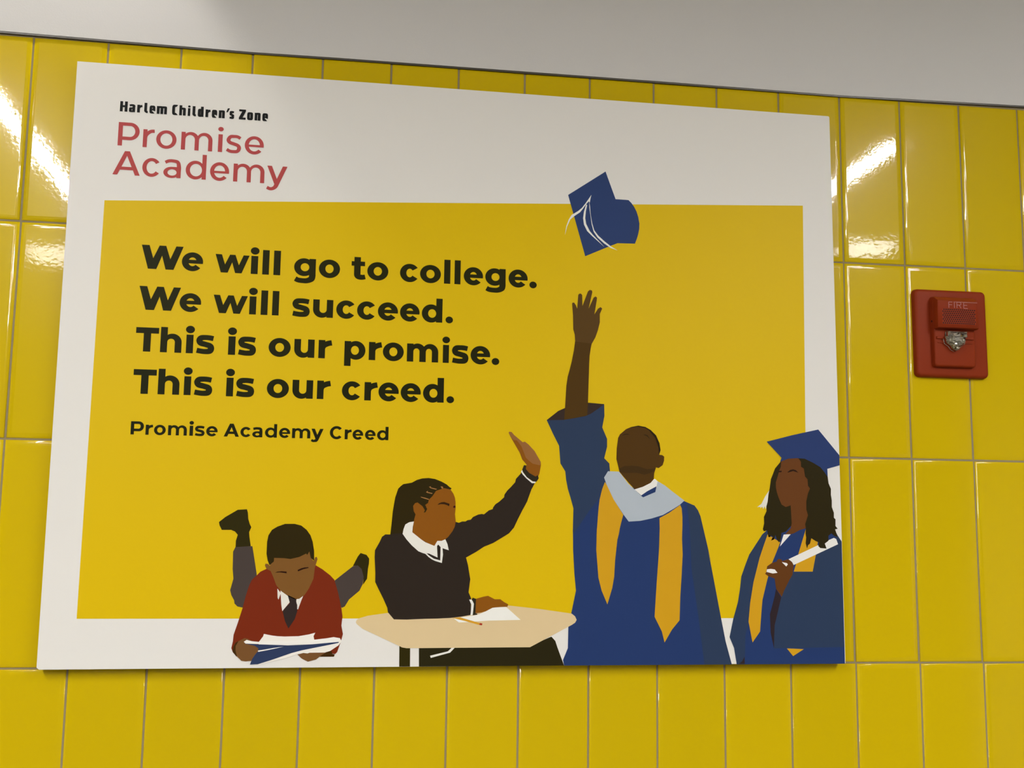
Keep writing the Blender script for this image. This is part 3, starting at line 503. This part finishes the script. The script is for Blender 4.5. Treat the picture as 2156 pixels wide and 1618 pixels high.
def glyph(ch, w, sv, sh, xh, sq):
    g = Glyph(); cap, asc, desc, ov = 700, 735, -200, 9
    if sq != 2: asc = 700
    S = sv
    def arch(x0, x1, up=True):      # right half-arch from the stem at x0 to a leg ending at x1
        ry = min((x1 - x0 - S * .4) / 2 * 1.02, xh * .46) if sq == 2 else min((x1 - x0) / 2, xh * .30)
        ry = max(ry, sh * 1.25)
        if up:
            cy = xh + ov - ry
            g.ring(x0 + S * .38, cy - ry, x1, cy + ry, S, sh, 0, 175, sq, 44, x0 + S, x1 - S)
            g.rect(x1 - S, 0, x1, cy + 1)
        else:
            cy = -ov + ry
            g.ring(x0, cy - ry, x1 - S * .38, cy + ry, S, sh, 180, 355, sq, 44, x0 + S, x1 - S)
            g.rect(x0, cy - 1, x0 + S, xh)
    if ch == 'o': g.ring(0, -ov, w, xh + ov, S, sh, sq=sq)
    elif ch == 'e':
        g.ring(0, -ov, w, xh + ov, S * .97, sh, -10, 320 if sq == 2 else 305, sq)
        g.rect(S * .6, xh * .405, w - S * .02, xh * .405 + sh * .72)
    elif ch == 'c': g.ring(0, -ov, w * 1.02, xh + ov, S, sh, 36, 324, sq)
    elif ch == 'C': g.ring(0, -ov, w * (1.04 if sq == 2 else 1.2), cap + ov, S * 1.03, sh * 1.08, 41 if sq == 2 else 62, 319 if sq == 2 else 298, sq, 60)
    elif ch == 's':
        T, Bt = xh + ov - sh / 2, -ov + sh / 2
        v = S * .5
        g.stroke([(w * .93, xh * .835), (w * .74, T - 6), (w * .50, T), (w * .26, T - 18), (v, xh * .715), (w * .25, xh * .575), (w * .52, xh * .505),
                  (w * .77, xh * .425), (w - v, xh * .29), (w * .76, Bt + 18), (w * .48, Bt), (w * .24, Bt + 12), (w * .05, xh * .175)],
                 [sh, sh, sh, sh * 1.08, S * .96, sh * 1.1, sh * 1.06, sh * 1.1, S * .96, sh * 1.08, sh, sh, sh])
    elif ch == 'd':
        g.ring(0, -ov, w - S * .28, xh + ov, S, sh, sq=sq, ix1=w - S); g.rect(w - S, 0, w, asc)
    elif ch == 'p':
        g.ring(S * .28, -ov, w, xh + ov, S, sh, sq=sq, ix0=S); g.rect(0, desc, S, xh)
    elif ch == 'g':
        g.ring(0, 12, w - S * .25, xh + ov, S, sh, sq=sq, ix1=w - S)
        g.rect(w - S, 60, w, xh)
        g.stroke([(w - S / 2, 90), (w - S / 2, 20), (w - S * .62, -60), (w * .62, desc + sh / 2 + 6), (w * .40, desc + sh / 2), (w * .20, desc + sh / 2 + 14), (w * .07, desc + sh * .5 + 52)],
                 [S, S, S * .96, sh * 1.05, sh, sh, sh])
    elif ch in 'hn':
        g.rect(0, 0, S, asc if ch == 'h' else xh); arch(0, w)
    elif ch == 'm':
        mid = (w + S) / 2
        g.rect(0, 0, S, xh); arch(0, mid); arch(mid - S, w)
    elif ch == 'u':
        g.rect(w - S, 0, w, xh); arch(0, w, False)
    elif ch == 'r':
        g.rect(0, 0, S, xh)
        a = sh * 1.08
        g.stroke([(S * .52, xh * .50), (S * .78, xh * .70), (S + (w - S) * .42, xh - a * .62), (w, xh + ov - a * .52)], [S * .9, S * .9, a, a])
    elif ch == 'i':
        g.rect(0, 0, S, xh) if w < S * 1.3 else g.rect((w - S) / 2, 0, (w + S) / 2, xh)
        r = 1.0 if sq == 2 else .82
        g.disc(w / 2 + 2, 692 if sq == 2 else 655, S * .64 * r, S * .555 * r)
    elif ch == 'l': g.rect(0, 0, w, asc)
    elif ch == 'L':
        g.rect(0, sh * .9, S, asc)
        g.stroke([(S / 2, sh * 1.5), (S * .56, sh * .95), (S * .95, sh * .52), (w, sh * .5 - 4)], [S, S * .98, sh * 1.05, sh])
    elif ch == 't':
        x0 = w * .19
        g.rect(x0, 150, x0 + S, 672); g.rect(0, xh - sh * .92, w * .955, xh)
        g.stroke([(x0 + S / 2, 200), (x0 + S * .53, 120), (x0 + S * .80, -ov + sh * .56), (w * .80, -ov + sh * .50), (w * .985, sh * .50 + 8)], [S, S, sh * 1.1, sh, sh * .95])
    elif ch == '.': g.disc(w / 2, w * .46 - ov, w / 2, w * .46)
    elif ch in 'wW':
        H = cap if ch == 'W' else xh
        A = [(0, .185), (.175, .375), (.425, .585), (.595, .785), (.825, 1.0)]
        for k in range(4):
            y0, y1 = (H, 0) if k % 2 == 0 else (0, H)
            g.poly([(A[k][0] * w, y0), (A[k][1] * w, y0), (A[k + 1][1] * w, y1), (A[k + 1][0] * w, y1)])
    elif ch == 'T':
        t = sh * 1.14; g.rect(0, cap - t, w, cap); g.rect((w - S * 1.06) / 2, 0, (w + S * 1.06) / 2, cap)
    elif ch == 'P':
        g.rect(0, 0, S * 1.05, cap)
        b = cap * .25; r = (cap - b) / 2; t = sh * 1.08
        xr = w - r * .98
        g.rect(S * .5, cap - t, xr + 1, cap); g.rect(S * .5, b, xr + 1, b + t)
        g.ring(xr - r, b, w, cap, S * 1.05, t, -90, 90, 2, 60, xr - (r - S * 1.05), w - S * 1.05)
    elif ch == 'A':
        hw = S * 1.13
        g.poly([(0, 0), (hw, 0), (w / 2 + hw * .45, cap), (w / 2 - hw * .52, cap)])
        g.poly([(w - hw, 0), (w, 0), (w / 2 + hw * .52, cap), (w / 2 - hw * .45, cap)])
        g.rect(w * .22, cap * .21, w * .78, cap * .21 + sh)
    elif ch == 'a':
        T = xh + ov - sh / 2
        g.stroke([(w * .09, xh * .83), (w * .28, T - 8), (w * .52, T), (w * .80, T - 34), (w - S / 2, xh * .60), (w - S / 2, xh * .3), (w - S / 2, 0)],
                 [sh, sh, sh, sh * 1.1, S, S, S])
        g.ring(0, -ov, w - S * .3, xh * .60, S * .98, sh * .78, sq=sq, ix1=w - S)
        g.rect(w * .45, xh * .60 - sh * .78, w - S * .5, xh * .60)
    elif ch == 'y':
        hw = S * 1.12
        g.poly([(0, xh), (w * .5 - hw * .55, 0), (w * .5 + hw * .45, 0), (hw, xh)])
        k = 95 / xh; xs = (w * .5 - hw / 2)
        xb = w * .5 - xs * k
        g.poly([(w - hw, xh), (xb - hw / 2, -95), (xb + hw / 2, -95), (w, xh)])
        g.stroke([(xb + xs * .1, -55), (xb - w * .03, -105), (w * .29, desc + sh * .62), (w * .16, desc + sh * .56), (w * .02, desc + sh * .95)], [S * .96, S * .93, sh * 1.05, sh, sh])
    elif ch == 'H':
        g.rect(0, 0, S, cap); g.rect(w - S, 0, w, cap); g.rect(S * .5, cap * .42, w - S * .5, cap * .42 + sh)
    elif ch == 'Z':
        g.rect(0, cap - sh, w, cap); g.rect(0, 0, w, sh)
        g.poly([(0, sh * .9), (S * 1.3, sh * .9), (w, cap - sh * .9), (w - S * 1.3, cap - sh * .9)])
    elif ch == "'": g.poly([(w * .40, cap + 15), (w, cap + 15), (w * .42, cap * .62), (0, cap * .62)])
    return g.q
TEXT = [
('creed',(50,43,18),190,148,2,540,-0.36973,-0.00589,0.03415,[('W',0.16615,0.22329),('e',0.22188,0.25111),('w',0.26777,0.31508),('i',0.31765,0.32727),('l',0.3336,0.34297),('l',0.34931,0.35885),('g',0.37807,0.40874),('o',0.41319,0.44335),('t',0.45962,0.47991),('o',0.48241,0.51281),('c',0.5297,0.55748),('o',0.55886,0.58941),('l',0.59413,0.60325),('l',0.60945,0.6183),('e',0.62305,0.6516),('g',0.65491,0.68526),('e',0.68962,0.71822),('.',0.72082,0.73194)]),
('creed',(50,43,16),190,148,2,540,-0.42895,-0.00458,0.03378,[('W',0.16632,0.22274),('e',0.22175,0.25123),('w',0.26794,0.31527),('i',0.31783,0.32726),('l',0.33383,0.34328),('l',0.3496,0.35894),('s',0.37752,0.4027),('u',0.40698,0.4354),('c',0.43986,0.46775),('c',0.46952,0.497),('e',0.49935,0.52827),('e',0.5312,0.55957),('d',0.56281,0.59279),('.',0.5975,0.60846)]),
('creed',(48,41,12),190,148,2,540,-0.48841,-0.00365,0.03416,[('T',0.16519,0.1962),('h',0.1987,0.22748),('i',0.23364,0.24327),('s',0.247,0.27239),('i',0.29125,0.30099),('s',0.30449,0.32988),('o',0.34702,0.37774),('u',0.38267,0.41109),('r',0.41675,0.43526),('p',0.45335,0.48321),('r',0.4881,0.50628),('o',0.50808,0.53812),('m',0.5427,0.588),('i',0.59469,0.60347),('s',0.60761,0.63233),('e',0.63514,0.66393),('.',0.66626,0.67751)]),
('creed',(46,40,8),190,148,2,540,-0.54828,-0.00096,0.03423,[('T',0.16518,0.19615),('h',0.19864,0.22753),('i',0.23365,0.24308),('s',0.24694,0.27245),('i',0.29121,0.30076),('s',0.30438,0.3299),('o',0.34695,0.3775),('u',0.38241,0.41109),('r',0.41672,0.43541),('c',0.45169,0.4796),('r',0.48352,0.5017),('e',0.50349,0.5324),('e',0.53515,0.56399),('d',0.56724,0.59722),('.',0.60122,0.61227)]),
('creed_title',(44,38,8),164,128,2,535,-0.60538,0.00061,0.01822,[('P',0.16559,0.18306),('r',0.18545,0.19513),('o',0.19664,0.21236),('m',0.21547,0.24076),('i',0.24433,0.24904),('s',0.25145,0.26484),('e',0.26681,0.28231),('A',0.29074,0.31154),('c',0.31334,0.32825),('a',0.32961,0.34348),('d',0.34696,0.36342),('e',0.36633,0.38167),('m',0.38432,0.40963),('y',0.411,0.42785),('C',0.43679,0.45494),('r',0.45762,0.46719),('e',0.46866,0.48366),('e',0.48616,0.5012),('d',0.50325,0.51928)]),
('heading',(42,36,38),180,140,4,535,-0.14243,-0.00306,0.01519,[('H',0.12506,0.13546),('a',0.13756,0.14598),('r',0.14871,0.15573),('L',0.15846,0.16354),('e',0.16574,0.17384),('m',0.1759,0.19001),('C',0.19711,0.20515),('h',0.20711,0.21618),('i',0.21905,0.22248),('L',0.2255,0.23049),('d',0.23301,0.24104),('r',0.24382,0.25066),('e',0.25275,0.2602),('n',0.26247,0.27098),("'",0.27291,0.27803),('s',0.2777,0.28414),('Z',0.29104,0.30065),('o',0.30258,0.31098),('n',0.31327,0.32169),('e',0.32424,0.33224)]),
('title',(170,72,70),116,92,2,535,-0.19287,-0.00495,0.03469,[('P',0.12481,0.15404),('r',0.15911,0.17471),('o',0.17737,0.20548),('m',0.21201,0.25559),('i',0.26362,0.26963),('s',0.27506,0.29623),('e',0.30117,0.32809)]),
('title',(170,72,68),116,92,2,535,-0.23593,-0.00346,0.03507,[('A',0.12032,0.15766),('c',0.16056,0.18566),('a',0.18972,0.2138),('d',0.22045,0.24881),('e',0.25433,0.28092),('m',0.287,0.33076),('y',0.3344,0.36297)])
]
names = {'creed': 'creed_line', 'creed_title': 'creed_caption', 'heading': 'heading_line', 'title': 'title_line'}
for (n, c, sv, sh, sq, xh, a, b, cap, letters) in TEXT:
    s = cap / 700.0
    glyphs = []
    for (ch, x0, x1) in letters:
        glyphs.append([])
        w = (x1 - x0) / s
        S = min(sv, w) if ch in 'il' else sv
        if ch in 'il' and sq == 2: S = w
        for q in glyph(ch, w, S, sh, xh, sq):
            glyphs[-1].append([(x0 + px * s, a + b * (x0 + px * s) + py * s) for px, py in q])
    V, F = [], []
    for polys in glyphs:                    # overlapping strokes of one letter are merged into one outline
        pv, pf = [], []
        for pts in polys:
            k = len(pv)
            pv += [Vector((x * 100, y * 100)) for x, y in pts]
            area = sum(pts[i][0] * pts[(i + 1) % len(pts)][1] - pts[(i + 1) % len(pts)][0] * pts[i][1] for i in range(len(pts)))
            idx = list(range(k, k + len(pts)))
            pf.append(idx if area > 0 else idx[::-1])
        rv, re_, rf, _a, _b, orig = delaunay_2d_cdt(pv, [], pf, 1, 1e-5)
        rf = [f for f, o_ in zip(rf, orig) if o_]
        k = len(V)
        V += [B(p.x / 100, p.y / 100, ZB + LAY * 3) for p in rv]
        F += [tuple(k + i for i in f) for f in rf]
    mesh_obj(names[n], V, F, ink_mat('lettering', (c[0] - 12, c[1] - 6, max(0, c[2] - 9)) if sum(c) < 200 else c), board)

# ------------------------------------------------------------------ the fire alarm
AX, AY = 1.3975, -.4145
alarm = thing('fire_alarm', W(AX, AY), 'red fire alarm horn with clear strobe on the tiles right of the sign', 'fire alarm')
def rounded_slab(x0, x1, y0, y1, h0, h1, r, edge, n=5, inset=0.0):
    """slab in wall coordinates with rounded corners and a rounded front edge"""
    bm = bmesh.new()
    rings = []
    prof = [(0, h0)] + [(edge * (1 - math.cos(math.radians(t))) , h1 - edge * (1 - math.sin(math.radians(t)))) for t in (0, 22, 45, 68, 90)]
    for ins, h in prof:
        ins2 = ins + inset * (h - h0) / (h1 - h0)
        pts = []
        rr = max(r - ins2 * .6, .0008)
        for (cx, cy, a0) in ((x1 - ins2 - rr, y1 - ins2 - rr, 0), (x0 + ins2 + rr, y1 - ins2 - rr, 90), (x0 + ins2 + rr, y0 + ins2 + rr, 180), (x1 - ins2 - rr, y0 + ins2 + rr, 270)):
            for k in range(n + 1):
                a = math.radians(a0 + 90 * k / n)
                pts.append(bm.verts.new((cx + rr * math.cos(a) - AX, -h, cy + rr * math.sin(a) - AY)))
        rings.append(pts)
    for A_, B_ in zip(rings, rings[1:]):
        m = len(A_)
        for i in range(m):
            bm.faces.new((A_[i], A_[(i + 1) % m], B_[(i + 1) % m], B_[i]))
    bm.faces.new(rings[-1]); bm.faces.new(rings[0][::-1])
    return bm
def shade(o, ang=40):
    o.data.polygons.foreach_set('use_smooth', [True] * len(o.data.polygons))
    bm = bmesh.new(); bm.from_mesh(o.data)
    for e in bm.edges:
        if len(e.link_faces) == 2 and e.calc_face_angle(0) > math.radians(ang): e.smooth = False
    bm.to_mesh(o.data); bm.free()
    return o
shade(bm_obj('mounting_plate', rounded_slab(1.3365, 1.4590, -.4850, -.3445, .0005, .0105, .0075, .0045, inset=.0010), M_RED, alarm))
shade(bm_obj('housing', rounded_slab(1.3615, 1.4325, -.4700, -.3575, .0103, .0195, .0050, .0028, inset=.0012), M_RED, alarm))
# horn box: sloped top, chamfered sides
def horn():
    bm = bmesh.new()
    x0, x1, y0, y1 = 1.3622, 1.4325, -.4105, -.3590
    base = [(x0, y0, .019), (x1, y0, .019), (x1, y1, .019), (x0, y1, .019)]
    mid = [(x0 + .0004, y0 + .0004, .0285), (x1 - .0004, y0 + .0004, .0285), (x1 - .0004, y1 - .0030, .0240), (x0 + .0004, y1 - .0030, .0240)]
    frt = [(x0 + .0016, y0 + .0026, .0305), (x1 - .0016, y0 + .0026, .0305), (x1 - .0016, y1 - .0078, .0305), (x0 + .0016, y1 - .0078, .0305)]
    R = [[bm.verts.new((x - AX, -h, y - AY)) for x, y, h in r] for r in (base, mid, frt)]
    for a_, b_ in zip(R, R[1:]):
        for i in range(4): bm.faces.new((a_[i], a_[(i + 1) % 4], b_[(i + 1) % 4], b_[i]))
    bm.faces.new(R[2]); bm.faces.new(R[0][::-1])
    bmesh.ops.recalc_face_normals(bm, faces=bm.faces)
    bmesh.ops.bevel(bm, geom=[e for e in bm.edges], offset=.0005, segments=2, affect='EDGES')
    return bm
h_o = shade(bm_obj('horn', horn(), M_RED, alarm), 50)
# grille: eight staggered rows of round holes in a thin plate over a dark backing
gx0, gx1, gy0, gy1 = 1.3705, 1.4268, -.4040, -.3795
mesh_obj('grille_backing', [(gx0 - AX, -.03056, gy0 - AY), (gx1 - AX, -.03056, gy0 - AY), (gx1 - AX, -.03056, gy1 - AY), (gx0 - AX, -.03056, gy1 - AY)], [(0, 1, 2, 3)], M_HOLE, h_o)
def grille():
    V, F = [], []
    rows, cols_ = 8, 16
    ph_ = (gy1 - gy0) / rows; pw_ = (gx1 - gx0) / (cols_ + .5); rad = .00118; h = .03085; hb = .0304
    for r in range(rows):
        yb = gy0 + r * ph_; yc = yb + ph_ / 2
        off = pw_ / 2 if r % 2 else 0
        if off: spans = [(gx0, gx0 + off, None)]
        else: spans = []
        spans += [(gx0 + off + k * pw_, gx0 + off + (k + 1) * pw_, 1) for k in range(cols_)]
        if not off: spans += [(gx0 + cols_ * pw_, gx1, None)]
        for (a_, b_, hole) in spans:
            n = len(V)
            sq_ = [(a_, yb), (b_, yb), (b_, yb + ph_), (a_, yb + ph_)]
            if not hole:
                V += [(x - AX, -h, y - AY) for x, y in sq_]; F.append((n, n + 1, n + 2, n + 3)); continue
            xc = (a_ + b_) / 2; wx, wy = (b_ - a_) / 2, ph_ / 2
            out, inn = [], []
            for k in range(8):
                t = math.radians(22.5 + 45 * k); c_, s_ = math.cos(t), math.sin(t)
                m_ = 1 / max(abs(c_) / wx, abs(s_) / wy)
                out.append((xc + c_ * m_, yc + s_ * m_)); inn.append((xc + rad * c_, yc + rad * s_))
            V += [(x - AX, -h, y - AY) for x, y in out] + [(x - AX, -h, y - AY) for x, y in inn]
            for k in range(8): F.append((n + k, n + (k + 1) % 8, n + 8 + (k + 1) % 8, n + 8 + k))
            m = len(V)
            V += [(x - AX, -h, y - AY) for x, y in sq_]
            for k, c0 in ((0, 2), (2, 3), (4, 0), (6, 1)):   # corners of the cell
                F.append((n + k, m + c0, n + k + 1))
    # border skirt down to the horn face
    n = len(V)
    sk = [(gx0, gy0), (gx1, gy0), (gx1, gy1), (gx0, gy1)]
    V += [(x - AX, -h, y - AY) for x, y in sk] + [(x - AX, -hb, y - AY) for x, y in sk]
    for k in range(4): F.append((n + k, n + (k + 1) % 4, n + 4 + (k + 1) % 4, n + 4 + k))
    o = mesh_obj('grille', V, F, M_RED, h_o)
    return o
grille()
# pale strip painting a highlight along the horn top; ribs beside the strobe
bm_obj('top_highlight', box_bm(1.3905 - AX, 1.4302 - AX, -.0312, -.0300, -.36900 - AY, -.36840 - AY), M_TXT_HILITE, h_o)
for (xa, xb) in ((1.3655, 1.3800), (1.4110, 1.4275)):
    bm_obj('rib', box_bm(xa - AX, xb - AX, -.0222, -.0190, -.4260 - AY, -.4225 - AY, .0006), M_RED, alarm)
    bm_obj('rib', box_bm(xa + .002 - AX, xb - .002 - AX, -.0206, -.0190, -.4325 - AY, -.4313 - AY, .0004), M_RED, alarm)
# FIRE in thin raised letters
def fire():
    g = []
    def seg(x0, y0, x1, y1, t=.00085):
        dx, dy = x1 - x0, y1 - y0; L = math.hypot(dx, dy); nx, ny = -dy / L * t / 2, dx / L * t / 2
        g.append([(x0 + nx, y0 + ny), (x0 - nx, y0 - ny), (x1 - nx, y1 - ny), (x1 + nx, y1 + ny)])
    y0, y1, ym = -.3782, -.3690, -.3733
    F_ = 1.3822; seg(F_, y0, F_, y1); seg(F_, y1, F_ + .0062, y1); seg(F_, ym, F_ + .0054, ym)
    I_ = 1.3915; seg(I_, y0, I_, y1)
    R_ = 1.3958; seg(R_, y0, R_, y1); seg(R_, y1, R_ + .0048, y1); seg(R_, ym, R_ + .0048, ym); seg(R_ + .0038, ym, R_ + .0068, y0)
    for k in range(6):
        a0, a1 = math.radians(90 - 30 * k), math.radians(60 - 30 * k); r = (y1 - ym) / 2; cx, cy = R_ + .0048, (y1 + ym) / 2
        seg(cx + r * math.cos(a0), cy + r * math.sin(a0), cx + r * math.cos(a1), cy + r * math.sin(a1))
    E_ = 1.4072; seg(E_, y0, E_, y1); seg(E_, y1, E_ + .0066, y1); seg(E_, ym, E_ + .0058, ym); seg(E_, y0, E_ + .0066, y0)
    V, F = [], []
    for p in g:
        n = len(V); V += [(x - AX, -.0309, y - AY) for x, y in p]; F.append((n, n + 1, n + 2, n + 3))
    mesh_obj('fire_lettering', V, F, M_TXT_HILITE, h_o)
fire()
# strobe: chromed reflector and faceted clear lens
def fz(px, py, s=6.742):
    return None
sil = [(1.3808, -.4140), (1.4145, -.4140), (1.4145, -.4222), (1.4100, -.4228), (1.4108, -.4290), (1.4092, -.4345), (1.4022, -.4392), (1.3988, -.4440),
       (1.3935, -.4456), (1.3880, -.4432), (1.3848, -.4380), (1.3780, -.4335), (1.3758, -.4228), (1.3806, -.4222)]
def lens():
    random.seed(9)
    bm = bmesh.new()
    cx = sum(p[0] for p in sil) / len(sil); cy = sum(p[1] for p in sil) / len(sil)
    rings = []
    for k, (f_, h_) in enumerate(((1.0, .0202), (.97, .0270), (.72, .0335), (.42, .0325), (.20, .0350))):
        rings.append([bm.verts.new((cx + (x - cx) * f_ + (random.uniform(-.0008, .0008) if k > 1 else 0) - AX, -h_ - (random.uniform(-.0006, .0006) if k > 0 else 0), cy + (y - cy) * f_ - AY)) for x, y in sil])
    for a_, b_ in zip(rings, rings[1:]):
        m = len(a_)
        for i in range(m): bm.faces.new((a_[i], a_[(i + 1) % m], b_[(i + 1) % m], b_[i]))
    bm.faces.new(rings[-1]); bm.faces.new(rings[0][::-1])
    bmesh.ops.triangulate(bm, faces=bm.faces[:])
    return bm
def reflector():
    bm = bmesh.new()
    cx = sum(p[0] for p in sil) / len(sil); cy = sum(p[1] for p in sil) / len(sil)
    o = [bm.verts.new((cx + (x - cx) * .93 - AX, -.0262, cy + (y - cy) * .93 - AY)) for x, y in sil]
    i_ = [bm.verts.new((cx + (x - cx) * .45 - AX, -.0208, cy + (y - cy) * .45 - AY)) for x, y in sil]
    s_ = [bm.verts.new((cx + (x - cx) * .95 - AX, -.0196, cy + (y - cy) * .95 - AY)) for x, y in sil]
    m = len(sil)
    for k in range(m):
        bm.faces.new((o[k], o[(k + 1) % m], i_[(k + 1) % m], i_[k]))
        bm.faces.new((s_[k], s_[(k + 1) % m], o[(k + 1) % m], o[k]))
    bm.faces.new(i_)
    return bm
r_o = bm_obj('strobe_reflector', reflector(), M_CHROME, alarm)
bm_obj('strobe_lens', lens(), M_LENS, alarm)
tb = bmesh.new()
bmesh.ops.create_cone(tb, cap_ends=True, segments=12, radius1=.0014, radius2=.0014, depth=.018)
for v in tb.verts: v.co = Vector((v.co.z + 1.3955 - AX, v.co.y - .0250, v.co.x - .4275 - AY))
bm_obj('flash_tube', tb, plain('flash_tube_glass', (.8, .8, .76), .2), alarm)
bm_obj('side_screw', box_bm(1.3608 - AX, 1.3614 - AX, -.0165, -.0150, -.3990 - AY, -.3965 - AY), M_HOLE, alarm)
